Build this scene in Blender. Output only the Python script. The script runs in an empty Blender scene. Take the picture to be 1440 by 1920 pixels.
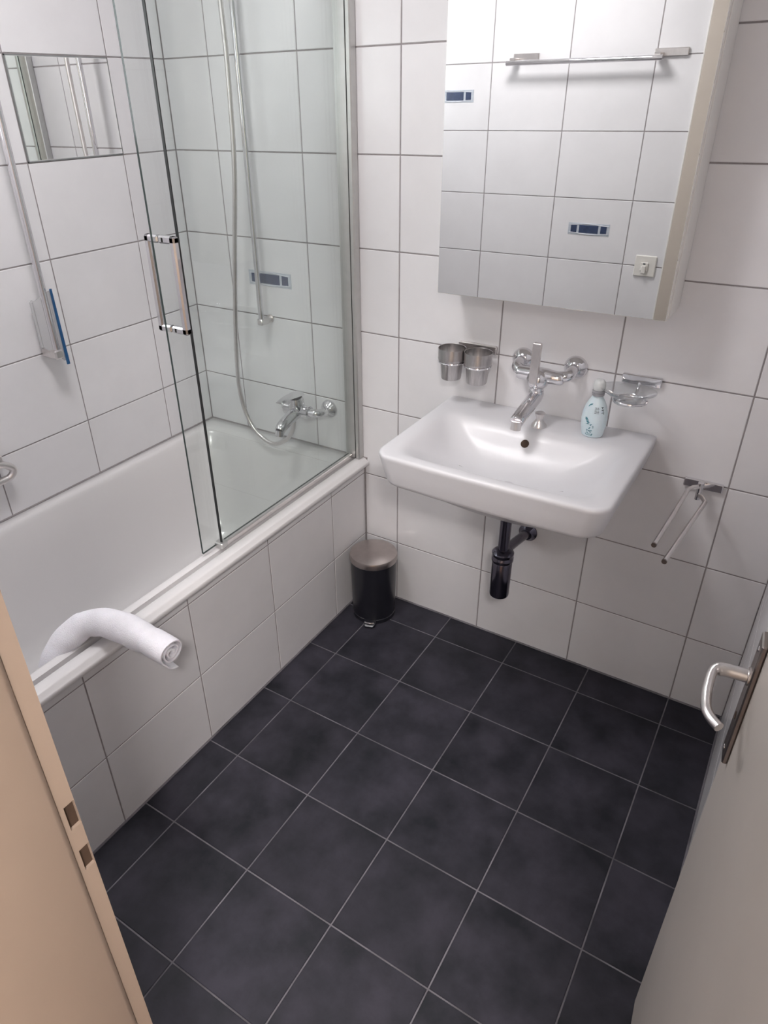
import bpy, math, random
from mathutils import Vector, Matrix
random.seed(4)
C = bpy.context.scene.collection
PI = math.pi

# ------------------------------------------------------------------ camera
cam_d = bpy.data.cameras.new('camera')
cam = bpy.data.objects.new('camera', cam_d); C.objects.link(cam)
yaw, pitch, roll = -0.57912, -0.53057, -0.02203
F_PX = 1305.886
f_ = Vector((math.sin(yaw)*math.cos(pitch), math.cos(yaw)*math.cos(pitch), math.sin(pitch)))
r_ = Vector((math.cos(yaw), -math.sin(yaw), 0)); u_ = r_.cross(f_)
r2 = math.cos(roll)*r_ + math.sin(roll)*u_
u2 = -math.sin(roll)*r_ + math.cos(roll)*u_
M = Matrix((r2, u2, -f_)).transposed().to_4x4()
M.translation = Vector((1.19793, -1.85848, 1.66581))
cam.matrix_world = M
cam_d.sensor_fit = 'VERTICAL'; cam_d.sensor_height = 36.0; cam_d.sensor_width = 27.0
cam_d.lens = F_PX*36.0/1920.0
cam_d.shift_x = 42.34/1920.0; cam_d.shift_y = -11.84/1920.0
cam_d.clip_start = 0.02
bpy.context.scene.camera = cam

# ------------------------------------------------------------------ world, exposure
sc = bpy.context.scene
w = bpy.data.worlds.new('world'); sc.world = w; w.use_nodes = True
w.node_tree.nodes['Background'].inputs[0].default_value = (0.9, 0.86, 0.82, 1)
w.node_tree.nodes['Background'].inputs[1].default_value = 0.05
sc.view_settings.view_transform = 'Standard'; sc.view_settings.look = 'None'
sc.view_settings.gamma = 1.0; sc.view_settings.use_curve_mapping = False
sc.view_settings.exposure = 1.18
LAMP = (0.05, -0.98, 2.40); LAMP_R = 0.19; LAMP_E = 17.0
WIN_E = 1.5      # frosted window in the left wall, beyond the frame (daylight)
HALL_E = 82.0

# ------------------------------------------------------------------ materials
def mat(name, col, rough=0.4, metal=0.0, noise=0.0, nscale=20.0, bump=0.0, bscale=60.0, spec=0.5, coat=0.0, var=0.0, rvar=0.0, emis=None, trans=0.0, sss=0.0, dark=None, stretch=None):
    m = bpy.data.materials.new(name); m.use_nodes = True
    nt = m.node_tree; N = nt.nodes; L = nt.links; b = N['Principled BSDF']
    b.inputs['Base Color'].default_value = (*col, 1); b.inputs['Roughness'].default_value = rough
    b.inputs['Metallic'].default_value = metal; b.inputs['Specular IOR Level'].default_value = spec
    b.inputs['Coat Weight'].default_value = coat; b.inputs['Transmission Weight'].default_value = trans
    if sss: b.inputs['Subsurface Weight'].default_value = sss; b.inputs['Subsurface Scale'].default_value = 0.02
    tc = N.new('ShaderNodeTexCoord')
    src = tc.outputs['Object']
    if stretch:
        mp = N.new('ShaderNodeMapping'); mp.inputs['Scale'].default_value = stretch
        L.new(src, mp.inputs[0]); src = mp.outputs[0]
    if noise or var:
        oi = N.new('ShaderNodeObjectInfo')
        no = N.new('ShaderNodeTexNoise'); no.noise_dimensions = '4D'; no.inputs['Scale'].default_value = nscale
        no.inputs['Detail'].default_value = 5; no.inputs['Roughness'].default_value = 0.6
        wm = N.new('ShaderNodeMath'); wm.operation = 'MULTIPLY'; wm.inputs[1].default_value = 37.0
        L.new(oi.outputs['Random'], wm.inputs[0]); L.new(wm.outputs[0], no.inputs['W']); L.new(src, no.inputs['Vector'])
        mx = N.new('ShaderNodeMix'); mx.data_type = 'RGBA'
        d = dark if dark else tuple(c*(1-noise) for c in col)
        mx.inputs[6].default_value = (*d, 1); mx.inputs[7].default_value = (*[min(1, c*(1+noise*0.6)) for c in col], 1)
        rp = N.new('ShaderNodeMapRange'); rp.inputs[1].default_value = 0.35; rp.inputs[2].default_value = 0.65
        L.new(no.outputs[0], rp.inputs[0]); L.new(rp.outputs[0], mx.inputs[0])
        hs = N.new('ShaderNodeHueSaturation')
        vr = N.new('ShaderNodeMapRange'); vr.inputs[3].default_value = 1-var; vr.inputs[4].default_value = 1+var
        L.new(oi.outputs['Random'], vr.inputs[0]); L.new(vr.outputs[0], hs.inputs['Value'])
        L.new(mx.outputs[2], hs.inputs['Color']); L.new(hs.outputs[0], b.inputs['Base Color'])
        if rvar:
            rr = N.new('ShaderNodeMapRange'); rr.inputs[1].default_value = .3; rr.inputs[2].default_value = .7
            rr.inputs[3].default_value = rough-rvar; rr.inputs[4].default_value = rough+rvar
            L.new(no.outputs[0], rr.inputs[0]); L.new(rr.outputs[0], b.inputs['Roughness'])
    if bump:
        nb = N.new('ShaderNodeTexNoise'); nb.inputs['Scale'].default_value = bscale; nb.inputs['Detail'].default_value = 3
        L.new(src, nb.inputs['Vector'])
        bp = N.new('ShaderNodeBump'); bp.inputs['Strength'].default_value = bump; bp.inputs['Distance'].default_value = 0.002
        L.new(nb.outputs[0], bp.inputs['Height']); L.new(bp.outputs[0], b.inputs['Normal'])
    if emis:
        b.inputs['Emission Color'].default_value = (*emis[0], 1); b.inputs['Emission Strength'].default_value = emis[1]
    return m

M_TILE = mat('wall_tile_glaze', (0.765, 0.757, 0.775), 0.22, noise=0.03, nscale=6, bump=0.05, bscale=9, var=0.02, spec=0.5)
M_GROUT = mat('wall_grout', (0.30, 0.275, 0.28), 0.9, noise=0.15, nscale=40)
M_FLOOR = mat('floor_tile_slate', (0.032, 0.030, 0.041), 0.58, noise=0.55, nscale=8, dark=(0.011, 0.012, 0.017), spec=0.3, bump=0.15, bscale=90, var=0.08, rvar=0.08)
M_FGROUT = mat('floor_grout', (0.18, 0.17, 0.19), 0.9, noise=0.45, nscale=9)
M_PAINT = mat('ceiling_paint', (0.8, 0.79, 0.78), 0.8, noise=0.03)
M_CERAM = mat('sanitary_ceramic', (0.67, 0.665, 0.69), 0.34, noise=0.01, coat=0.06, nscale=5)
M_ENAMEL = mat('tub_enamel', (0.70, 0.685, 0.69), 0.2, noise=0.01, nscale=4, coat=0.2)
M_CHROME = mat('chrome', (0.74, 0.73, 0.75), 0.07, 1.0, noise=0.03, nscale=30)
M_SATIN = mat('satin_metal', (0.72, 0.69, 0.68), 0.28, 1.0, noise=0.05, nscale=60)
M_ALU = mat('anodised_aluminium', (0.60, 0.60, 0.59), 0.42, 0.85, noise=0.04, nscale=30)
M_BRUSH = mat('brushed_steel', (0.52, 0.50, 0.50), 0.3, 1.0, noise=0.15, nscale=40, stretch=(6, 6, 0.4))
M_PLATE = mat('dark_door_plate_metal', (0.30, 0.27, 0.26), 0.32, 1.0, noise=0.1, nscale=40)
M_MIRROR = mat('mirror_silver', (0.93, 0.94, 0.93), 0.004, 1.0)
M_FRAMEW = mat('cabinet_white', (0.82, 0.79, 0.75), 0.4, noise=0.02)
M_DOOR = mat('door_lacquer', (0.50, 0.465, 0.435), 0.42, noise=0.03, nscale=4, bump=0.05, bscale=30)
M_JAMB = mat('jamb_paint', (0.36, 0.28, 0.225), 0.45, noise=0.03, nscale=5)
M_CASING = mat('casing_paint', (0.55, 0.49, 0.43), 0.45, noise=0.03, nscale=5)
M_HOLE = mat('hole_shade', (0.06, 0.035, 0.022), 0.8, noise=0.2)  # dark colour that stands in for the shade inside holes
M_BLACK = mat('black_plastic', (0.014, 0.014, 0.020), 0.28, noise=0.1)
M_LID = mat('bin_lid_steel', (0.50, 0.45, 0.43), 0.3, 1.0, noise=0.08, nscale=30)
M_TRAP = mat('black_chrome', (0.16, 0.15, 0.19), 0.16, 1.0, noise=0.1)
M_TOWEL = mat('towel_cotton', (0.84, 0.82, 0.87), 0.95, noise=0.05, nscale=30, bump=0.9, bscale=420, sss=0.05)
M_RUB = mat('blue_rubber', (0.012, 0.085, 0.22), 0.4, noise=0.1)
M_CLRP = mat('frosted_plastic', (0.80, 0.80, 0.81), 0.25, noise=0.04, trans=0.6)
M_BOTTLE = mat('pale_blue_plastic', (0.60, 0.70, 0.745), 0.3, noise=0.04, nscale=25, sss=0.1)
M_CAPW = mat('cap_plastic', (0.78, 0.80, 0.80), 0.2, noise=0.03, trans=0.3)
M_COLLAR = mat('grey_collar', (0.28, 0.28, 0.30), 0.35, noise=0.1)
M_INK = mat('print_dark', (0.05, 0.07, 0.08), 0.5, noise=0.1)
M_TEAL = mat('print_teal', (0.07, 0.22, 0.27), 0.5, noise=0.2, nscale=200)
M_NAVY = mat('inlay_navy', (0.035, 0.055, 0.12), 0.25, noise=0.2, nscale=60)
M_SILV = mat('inlay_silver', (0.50, 0.54, 0.60), 0.3, noise=0.12, nscale=60)
M_PALE = mat('inlay_pale', (0.66, 0.68, 0.74), 0.25, noise=0.1, nscale=60)
M_SWITCH = mat('switch_plastic', (0.78, 0.76, 0.72), 0.3, noise=0.02)
M_SEAL = mat('silicone_grey', (0.22, 0.23, 0.23), 0.4, noise=0.1)
M_DARKG = mat('black_gasket', (0.015, 0.017, 0.017), 0.4, noise=0.1)
M_EDGE = mat('glass_edge_green', (0.03, 0.045, 0.042), 0.15, noise=0.1)
M_GLOW = mat('lamp_glow', (0.9, 0.9, 0.9), 0.4, emis=((1.0, 0.97, 0.975), LAMP_E))
M_DAY = mat('frosted_daylight', (0.9, 0.9, 0.9), 0.4, emis=((0.93, 0.97, 1.0), WIN_E))
M_HGLOW = mat('hall_lamp_glow', (0.9, 0.9, 0.9), 0.4, emis=((1.0, 0.95, 0.92), HALL_E))
M_HALL = mat('hall_plaster', (0.62, 0.56, 0.50), 0.8, noise=0.04)
M_WOOD = mat('hall_parquet', (0.24, 0.14, 0.08), 0.4, noise=0.3, nscale=8, stretch=(1, 12, 1))

def glass_mat(name, tint, base=0.035, power=4.5, rough=0.01):
    m = bpy.data.materials.new(name); m.use_nodes = True
    nt = m.node_tree; N = nt.nodes; L = nt.links
    N.remove(N['Principled BSDF'])
    tr = N.new('ShaderNodeBsdfTransparent')
    no = N.new('ShaderNodeTexNoise'); no.inputs['Scale'].default_value = 3
    mx = N.new('ShaderNodeMix'); mx.data_type = 'RGBA'
    mx.inputs[6].default_value = (*tint, 1); mx.inputs[7].default_value = (*[min(1, t*1.02) for t in tint], 1)
    L.new(no.outputs[0], mx.inputs[0]); L.new(mx.outputs[2], tr.inputs[0])
    gl = N.new('ShaderNodeBsdfGlossy'); gl.inputs['Roughness'].default_value = rough
    lw = N.new('ShaderNodeLayerWeight'); lw.inputs[0].default_value = 0.5
    pw = N.new('ShaderNodeMath'); pw.operation = 'POWER'; pw.inputs[1].default_value = power; L.new(lw.outputs['Facing'], pw.inputs[0])
    fr = N.new('ShaderNodeMath'); fr.operation = 'MULTIPLY_ADD'; fr.inputs[1].default_value = 0.95; fr.inputs[2].default_value = base; fr.use_clamp = True
    L.new(pw.outputs[0], fr.inputs[0])
    ms = N.new('ShaderNodeMixShader')
    L.new(fr.outputs[0], ms.inputs[0]); L.new(tr.outputs[0], ms.inputs[1]); L.new(gl.outputs[0], ms.inputs[2])
    L.new(ms.outputs[0], N['Material Output'].inputs[0])
    return m
M_GLASS = glass_mat('shower_glass', (0.964, 0.984, 0.974))
M_THING = glass_mat('dish_glass', (0.91, 0.92, 0.925), 0.14, 2.5, 0.06)

# ------------------------------------------------------------------ mesh helpers
def wloc(o):
    v = Vector((0, 0, 0))
    while o is not None:
        v += o.location; o = o.parent
    return v

class MB:
    def __init__(s): s.v = []; s.f = []; s.mi = []
    def face(s, idx, m=0): s.f.append(tuple(idx)); s.mi.append(m)
    def box(s, a, b, m=0, R=None, o=None):
        x0, y0, z0 = a; x1, y1, z1 = b; n = len(s.v)
        P = [(x0,y0,z0),(x1,y0,z0),(x1,y1,z0),(x0,y1,z0),(x0,y0,z1),(x1,y0,z1),(x1,y1,z1),(x0,y1,z1)]
        if R is not None: P = [tuple(R @ (Vector(p)-Vector(o)) + Vector(o)) for p in P]
        s.v += P
        for q in ((0,3,2,1),(4,5,6,7),(0,1,5,4),(1,2,6,5),(2,3,7,6),(3,0,4,7)): s.face([n+i for i in q], m)
        return s
    def bbox(s, a, b, c, m=0):
        """box with chamfered edges (chamfer c)"""
        x0,y0,z0 = a; x1,y1,z1 = b
        n = len(s.v); P = []
        X = (x0, x1); Y = (y0, y1); Z = (z0, z1); sg = (1, -1)
        idx = {}
        for i in (0,1):
            for j in (0,1):
                for k in (0,1):
                    for ax in range(3):
                        d = [c*sg[i], c*sg[j], c*sg[k]]; d[ax] = 0
                        idx[(i,j,k,ax)] = n+len(P); P.append((X[i]+d[0], Y[j]+d[1], Z[k]+d[2]))
        s.v += P
        def q(l, flip):
            if flip: l = l[::-1]
            s.face(l, m)
        for i in (0,1):
            q([idx[(i,0,0,0)], idx[(i,1,0,0)], idx[(i,1,1,0)], idx[(i,0,1,0)]], i == 0)
            q([idx[(0,i,0,1)], idx[(0,i,1,1)], idx[(1,i,1,1)], idx[(1,i,0,1)]], i == 0)
            q([idx[(0,0,i,2)], idx[(1,0,i,2)], idx[(1,1,i,2)], idx[(0,1,i,2)]], i == 0)
        for i in (0,1):
            for j in (0,1):
                fl = (i != j)
                q([idx[(i,j,0,0)], idx[(i,j,0,1)], idx[(i,j,1,1)], idx[(i,j,1,0)]], not fl == False)
                q([idx[(i,0,j,0)], idx[(i,0,j,2)], idx[(i,1,j,2)], idx[(i,1,j,0)]], fl)
                q([idx[(0,i,j,1)], idx[(0,i,j,2)], idx[(1,i,j,2)], idx[(1,i,j,1)]], fl)
        for i in (0,1):
            for j in (0,1):
                for k in (0,1):
                    q([idx[(i,j,k,0)], idx[(i,j,k,1)], idx[(i,j,k,2)]], (i+j+k) % 2 == 1)
        return s
    def rings(s, rings, cap0=True, cap1=True, m=0, closed=True):
        n0 = len(s.v); k = len(rings[0])
        for r in rings: s.v += [tuple(p) for p in r]
        for i in range(len(rings)-1):
            for j in range(k if closed else k-1):
                a = n0+i*k+j; b = n0+i*k+(j+1) % k
                s.face((a, b, b+k, a+k), m)
        if cap0: s.face([n0+j for j in range(k)][::-1], m)
        if cap1: s.face([n0+(len(rings)-1)*k+j for j in range(k)], m)
        return s
    def lathe(s, prof, c, axis=(0,0,1), n=24, sx=1.0, sy=1.0, m=0, cap0=True, cap1=True):
        ax = Vector(axis).normalized(); q = ax.to_track_quat('Z', 'Y'); c = Vector(c); R = []
        for r, h in prof:
            R.append([c + q @ Vector((r*sx*math.cos(2*PI*i/n), r*sy*math.sin(2*PI*i/n), h)) for i in range(n)])
        return s.rings(R, cap0, cap1, m)
    def cyl(s, p0, p1, r0, r1=None, n=20, m=0):
        p0 = Vector(p0); p1 = Vector(p1); r1 = r0 if r1 is None else r1
        return s.lathe([(r0, 0), (r1, (p1-p0).length)], p0, p1-p0, n, m=m)
    def ball(s, c, r, n=16, sc=(1,1,1), m=0):
        c = Vector(c); R = []
        for i in range(1, n):
            t = PI*i/n
            R.append([c+Vector((r*sc[0]*math.sin(t)*math.cos(2*PI*j/n), r*sc[1]*math.sin(t)*math.sin(2*PI*j/n), -r*sc[2]*math.cos(t))) for j in range(n)])
        return s.rings(R, m=m)
    def tube(s, pts, r, n=12, m=0, ell=None):
        P = [Vector(p) for p in pts]; rr = r if isinstance(r, (list, tuple)) else [r]*len(P)
        T = []
        for i in range(len(P)):
            a = P[max(0, i-1)]; b = P[min(len(P)-1, i+1)]; T.append((b-a).normalized())
        up = Vector((0,0,1)) if abs(T[0].z) < 0.9 else Vector((1,0,0))
        nrm = (up - T[0]*up.dot(T[0])).normalized(); R = []
        for i, p in enumerate(P):
            nrm = (nrm - T[i]*nrm.dot(T[i])).normalized(); bn = T[i].cross(nrm)
            e = ell or (1, 1)
            R.append([p + (nrm*math.sin(2*PI*j/n)*e[0] + bn*math.cos(2*PI*j/n)*e[1])*(-rr[i]) for j in range(n)])
        R = [ring[::-1] for ring in R]
        return s.rings(R, m=m)
    def build(s, name, mats, parent=None, smooth=40, base=None, fix=True):
        """vertices are in world coordinates; origin goes to base (or parent's place)"""
        me = bpy.data.meshes.new(name)
        off = wloc(parent) if parent is not None else Vector((0,0,0))
        org = Vector(base) if base is not None else (off if parent is not None else Vector((0,0,0)))
        me.from_pydata([tuple(Vector(p)-org) for p in s.v], [], s.f)
        for m in (mats if isinstance(mats, (list, tuple)) else [mats]): me.materials.append(m)
        me.polygons.foreach_set('material_index', s.mi)
        if fix:
            import bmesh
            bm = bmesh.new(); bm.from_mesh(me); bmesh.ops.recalc_face_normals(bm, faces=bm.faces); bm.to_mesh(me); bm.free()
        if smooth:
            me.polygons.foreach_set('use_smooth', [True]*len(me.polygons)); me.set_sharp_from_angle(angle=math.radians(smooth))
        o = bpy.data.objects.new(name, me); C.objects.link(o)
        if parent is not None: o.parent = parent
        o.location = org-off
        return o

def thing(name, label, cat, loc, group=None):
    o = bpy.data.objects.new(name, None); C.objects.link(o); o.location = loc; o.empty_display_size = 0.05
    o['label'] = label; o['category'] = cat
    if group: o['group'] = group
    return o
def tag(o, label, cat, group=None):
    o['label'] = label; o['category'] = cat
    if group: o['group'] = group
    return o
def struct(o, label=None):
    o['kind'] = 'structure'
    if label: o['label'] = label
    return o
def smooth_path(pts, k=6):
    P = [Vector(p) for p in pts]; out = []
    for i in range(len(P)-1):
        p0 = P[max(i-1, 0)]; p1 = P[i]; p2 = P[i+1]; p3 = P[min(i+2, len(P)-1)]
        for j in range(k):
            t = j/k
            out.append(0.5*((2*p1)+(p2-p0)*t+(2*p0-5*p1+4*p2-p3)*t*t+(3*p1-p0-3*p2+p3)*t**3))
    out.append(P[-1]); return out
def rrect(x0, x1, y0, y1, r, z, k=8, bow=0.0):
    """rounded rectangle, counter clockwise; r may be four radii (x1y1, x0y1, x0y0, x1y0)"""
    rs = r if isinstance(r, (list, tuple)) else [r]*4
    cs = [(x1-rs[0], y1-rs[0], 0, rs[0]), (x0+rs[1], y1-rs[1], 90, rs[1]), (x0+rs[2], y0+rs[2], 180, rs[2]), (x1-rs[3], y0+rs[3], 270, rs[3])]
    P = []
    for ci, (cx, cy, a, rr) in enumerate(cs):
        for i in range(k+1):
            t = math.radians(a+90*i/k); P.append((cx+rr*math.cos(t), cy+rr*math.sin(t)))
        nx = cs[(ci+1) % 4]; t = math.radians(nx[2])
        e0 = P[-1]; e1 = (nx[0]+nx[3]*math.cos(t), nx[1]+nx[3]*math.sin(t))
        for j in (1, 2, 3): P.append((e0[0]+(e1[0]-e0[0])*j/4, e0[1]+(e1[1]-e0[1])*j/4))
    out = []
    for x, y in P:
        if bow and y < (y0+y1)/2:
            u = (x-(x0+x1)/2)/((x1-x0)/2); y -= bow*(1-u*u)*((y1+y0)/2-y)/((y1-y0)/2)
        out.append(Vector((x, y, z)))
    return out

# ------------------------------------------------------------------ room data (metres)
XL = -0.724; XR = 1.289; YO = -1.66; ZC = 2.44
Z0 = 0.2506; H = 0.255; RIM = 0.566
XB = [XL, -0.537, -0.2007, 0.1353, 0.4687, 0.802, 1.1353, XR]
YL = [0.0, -0.2228, -0.5582, -0.8936, -1.229, -1.5644, YO]
YF = [0.0, -0.2085, -0.5447, -0.8809, -1.2171, -1.5533, YO]
XO = [XL, -0.553, -0.218, 0.117, 0.453, 0.640]
ZR = [0.0] + [Z0+H*k for k in range(9)]; ZR[-1] = ZC if ZR[-1] > ZC else ZR[-1]
if ZR[-1] < ZC-0.01: ZR.append(ZC)
ZR = [z for z in ZR if z <= ZC]
JT = 0.0018   # half joint

_tm = {}
def tile_mesh(w, h, t, m, axis, nm='tile'):
    """tile slab with a small chamfer round its face; face looks along +/-axis, back at the origin plane"""
    key = (round(w, 4), round(h, 4), t, m.name, axis)
    if key in _tm: return _tm[key]
    c = 0.0012; W = w/2; Hh = h/2
    A = [(-W,-Hh,-t+0.0),(W,-Hh,-t),(W,Hh,-t),(-W,Hh,-t)]
    B = [(-W,-Hh,-c),(W,-Hh,-c),(W,Hh,-c),(-W,Hh,-c)]
    D = [(-W+c,-Hh+c,0),(W-c,-Hh+c,0),(W-c,Hh-c,0),(-W+c,Hh-c,0)]
    conv = {'z': lambda p: (p[0], p[1], p[2]), '-y': lambda p: (p[0], -p[2], p[1]), 'y': lambda p: (-p[0], p[2], p[1]),
            'x': lambda p: (p[2], p[0], p[1]), '-x': lambda p: (-p[2], -p[0], p[1])}[axis]
    me = bpy.data.meshes.new(nm)
    F = [(8,9,10,11)] + [(i, (i+1) % 4, 4+(i+1) % 4, 4+i) for i in range(4)] + [(4+i, 4+(i+1) % 4, 8+(i+1) % 4, 8+i) for i in range(4)] + [(3,2,1,0)]
    me.from_pydata([conv(p) for p in A+B+D], [], F); me.materials.append(m)
    _tm[key] = me; return me
def lay(parent, us, vs, pos, t, m, axis, name='tile', j=JT, skip=None):
    off = wloc(parent)
    for a in range(len(us)-1):
        for b in range(len(vs)-1):
            if skip and skip(a, b): continue
            u0, u1 = sorted((us[a], us[a+1])); v0, v1 = sorted((vs[b], vs[b+1]))
            if u1-u0 < 0.008 or v1-v0 < 0.008: continue
            o = bpy.data.objects.new(name, tile_mesh(u1-u0-2*j, v1-v0-2*j, t, m, axis, name)); C.objects.link(o)
            o.parent = parent; o.location = Vector(pos((u0+u1)/2, (v0+v1)/2))-off

# walls: the slab (grout colour) sits 1.5 mm behind the tile faces
T = 0.006; G = 0.0016
wb = struct(MB().box((XL-0.1, G, -0.05), (1.52, 0.12, ZC)).build('wall_back', M_GROUT, smooth=0))
lay(wb, XB, ZR, lambda u, v: (u, 0, v), T, M_TILE, '-y')
WY0, WY1, WZ0, WZ1 = -1.5644, -0.8936, Z0+5*H, Z0+7*H
mb = MB()
for a, b in (((-1.80, -0.05), (WY0, ZC)), ((WY1, -0.05), (0.12, ZC)), ((WY0, -0.05), (WY1, WZ0)), ((WY0, WZ1), (WY1, ZC))):
    mb.box((XL-0.12, a[0], a[1]), (XL-G, b[0], b[1]))
wl = struct(mb.build('wall_left', M_GROUT, smooth=0))
MIR = (1, 6)  # the tile replaced by a mirror tile
zi = [i for i, z in enumerate(ZR) if abs(z-(Z0+H*5)) < 1e-3][0]
lay(wl, YL, ZR, lambda u, v: (XL, u, v), T, M_TILE, 'x', skip=lambda a, b: (a == 1 and b == zi) or (a in (3, 4) and b in (zi, zi+1)))
wo = struct(MB().box((XL-0.1, -1.78, -0.05), (0.64, YO-G, ZC)).box((0.64, -1.78, 2.06), (1.42, YO-G, ZC)).build('wall_front', M_GROUT, smooth=0))
lay(wo, XO, ZR, lambda u, v: (u, YO, v), T, M_TILE, 'y')
lay(wo, [0.64, 0.788, 1.123, 1.40], [2.06, ZC], lambda u, v: (u, YO, v), T, M_TILE, 'y')
wr = struct(MB().box((XR+G, -0.89, -0.05), (1.52, 0.12, ZC)).build('wall_right', M_GROUT, smooth=0))
YR = [0.0, -0.18, -0.515, -0.85, -0.89]
lay(wr, YR, ZR, lambda u, v: (XR, u, v), T, M_TILE, '-x')
wr2 = struct(MB().box((1.42+G, -1.80, -0.05), (1.52, -0.89, ZC)).build('wall_recess', M_GROUT, smooth=0))
lay(wr2, [-0.89, -1.265, -1.60, YO], ZR, lambda u, v: (1.42, u, v), T, M_TILE, '-x')
# window of the left wall (outside the picture): frame and frosted panes
mb = MB(); s_ = 0.045
mb.bbox((XL-0.07, WY0, WZ0), (XL-0.03, WY1, WZ0+s_), 0.002).bbox((XL-0.07, WY0, WZ1-s_), (XL-0.03, WY1, WZ1), 0.002)
mb.bbox((XL-0.07, WY0, WZ0+s_), (XL-0.03, WY0+s_, WZ1-s_), 0.002).bbox((XL-0.07, WY1-s_, WZ0+s_), (XL-0.03, WY1, WZ1-s_), 0.002)
w1 = struct(mb.build('window_1', M_FRAMEW, smooth=0))
MB().box((XL-0.055, WY0+s_, WZ0+s_), (XL-0.045, WY1-s_, WZ1-s_)).build('frosted_pane', M_DAY, w1, 0)
MB().box((XL-0.12, WY0-0.001, WZ0-0.001), (XL-0.115, WY1+0.001, WZ1+0.001)).build('outer_sash', M_FRAMEW, w1, 0)
MB().box((XL-0.115, WY0, WZ0-0.001), (XL, WY1, WZ0+0.006)).build('window_sill', M_TILE, w1, 0)
# front of the tub
wt = struct(MB().box((-0.034, YO, -0.04), (-G, G, 0.5405)).build('wall_tub', M_GROUT, smooth=0))
lay(wt, YF, [0, Z0, Z0+H, 0.5405], lambda u, v: (0, u, v), T, M_TILE, 'x')
# floor
FX = [0.0] + [0.1115+0.2556*i for i in range(5)] + [1.3895, 1.42]
FY = [0.0] + [-0.1265-0.2556*j for j in range(7)]; FY[-1] = -1.66
fl = struct(MB().box((XL-0.1, -1.80, -0.12), (1.52, 0.12, -G)).build('floor', M_FGROUT, smooth=0))
lay(fl, FX, FY, lambda u, v: (u, v, 0), T, M_FLOOR, 'z', j=0.0018)
lay(fl, [0.72, 0.8783, 1.134, 1.3895], [-1.66, -1.80], lambda u, v: (u, v, 0), T, M_FLOOR, 'z', j=0.0018)
ce = struct(MB().box((XL-0.1, -1.80, ZC), (1.52, 0.12, ZC+0.1)).build('ceiling', M_PAINT, smooth=0))
# silicone joints
struct(MB().tube([(0.003, -0.001, 0.0), (0.003, -0.001, 0.541)], 0.003, 6).build('trim_1', M_GROUT))
struct(MB().tube([(XL, -0.002, RIM), (XL, -1.655, RIM)], 0.004, 6).tube([(XL, -0.001, RIM), (0.012, -0.001, RIM)], 0.004, 6).build('trim_2', M_GROUT))
struct(MB().tube([(0.002, YO, 0.001), (0.002, 0, 0.001)], 0.0035, 6).tube([(0, -0.002, 0.001), (XR, -0.002, 0.001)], 0.0035, 6).tube([(XR-0.002, 0, 0.001), (XR-0.002, -0.89, 0.001)], 0.0035, 6).build('trim_3', M_FGROUT))

# inlay strips printed on single tiles
def inlay(parent, cx, cz, axis, face):
    """silver-edged dark strip 18 x 5 cm, raised 1 mm"""
    def bx(x0, x1, z0, z1, d0, d1):
        if axis == '-y': return MB().bbox((cx+x0, face-d1, cz+z0), (cx+x1, face+0.0005-d0, cz+z1), 0.0003)
        return MB().bbox((cx-x1, face-0.0005+d0, cz+z0), (cx-x0, face+d1, cz+z1), 0.0003)
    f = bx(-0.090, 0.090, -0.024, 0.024, 0, 0.0015).build('inlay_strip', M_SILV, parent, smooth=0)
    bx(-0.078, -0.052, -0.015, 0.015, 0.001, 0.0024).build('inlay_end', M_NAVY, f, smooth=0)
    bx(0.052, 0.078, -0.015, 0.015, 0.001, 0.0024).build('inlay_end', M_NAVY, f, smooth=0)
    bx(-0.042, 0.042, -0.016, 0.016, 0.001, 0.0024).build('inlay_centre', M_NAVY, f, smooth=0)
    mb = MB()
    for sgn in (-1, 1):
        pts = []
        for i in range(17):
            u = -0.085+0.17*i/16; z = sgn*(0.0185+0.0030*math.cos(PI*u/0.085*1.0))
            pts.append((cx+u, face-0.0018 if axis == '-y' else face+0.0018, cz+z))
        mb.tube(pts, 0.0016, 6)
    mb.build('wavy_border', M_PALE, f)
    f['label'] = 'dark blue inlay strip with silver wavy border'
inlay(wb, -0.365, 1.143, '-y', 0.0)
inlay(wo, 0.285, 1.148, 'y', YO)
inlay(wo, -0.386, 1.660, 'y', YO)

# ------------------------------------------------------------------ doorway: steel frame, door
fr = thing('door_frame', 'beige steel door frame with two latch holes at the left foreground', 'door frame', (0.72, -1.72, 0))
X0 = 0.72
mb = MB()
mb.bbox((0.625, -1.662, 0), (X0-0.018, -1.645, 2.06), 0.0015)            # casing face on the room side
mb.build('casing', M_CASING, fr, 30)
MB().bbox((0.6195, -1.660, 0), (0.6248, -1.646, 2.06), 0.001).build('casing_lit_edge', M_SWITCH, fr, 0)  # white strip painted as the bright highlight on the casing's outer edge
holes = [(0.990, 1.022), (1.054, 1.088)]
mb = MB()
zs = [0.0, holes[0][0], holes[0][1], holes[1][0], holes[1][1], 2.06]
ya, yb = -1.6635, -1.6465
for k in range(5):
    if k in (1, 3):
        z0, z1 = zs[k], zs[k+1]
        mb.box((X0-0.018, ya, z0), (X0+0.0012, ya+0.005, z1)).box((X0-0.018, yb-0.0005, z0), (X0+0.0012, yb, z1))
    else: mb.box((X0-0.018, ya, zs[k]), (X0+0.0012, yb, zs[k+1]))
st = mb.build('rebate_strip', M_JAMB, fr, 0)
for z0, z1 in holes:
    MB().box((X0-0.0175, ya+0.005, z0), (X0-0.0025, yb-0.0005, z1)).build('latch_hole_shade', M_HOLE, fr, 0)  # nearly flush dark fill, painted shade of a deeper latch hole
mb = MB()
prof = [(X0-0.004, -1.664), (X0+0.0015, -1.664), (X0+0.0050, -1.6665), (X0+0.0080, -1.672), (X0+0.0085, -1.79), (X0-0.02, -1.79), (X0-0.02, -1.664)]
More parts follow.
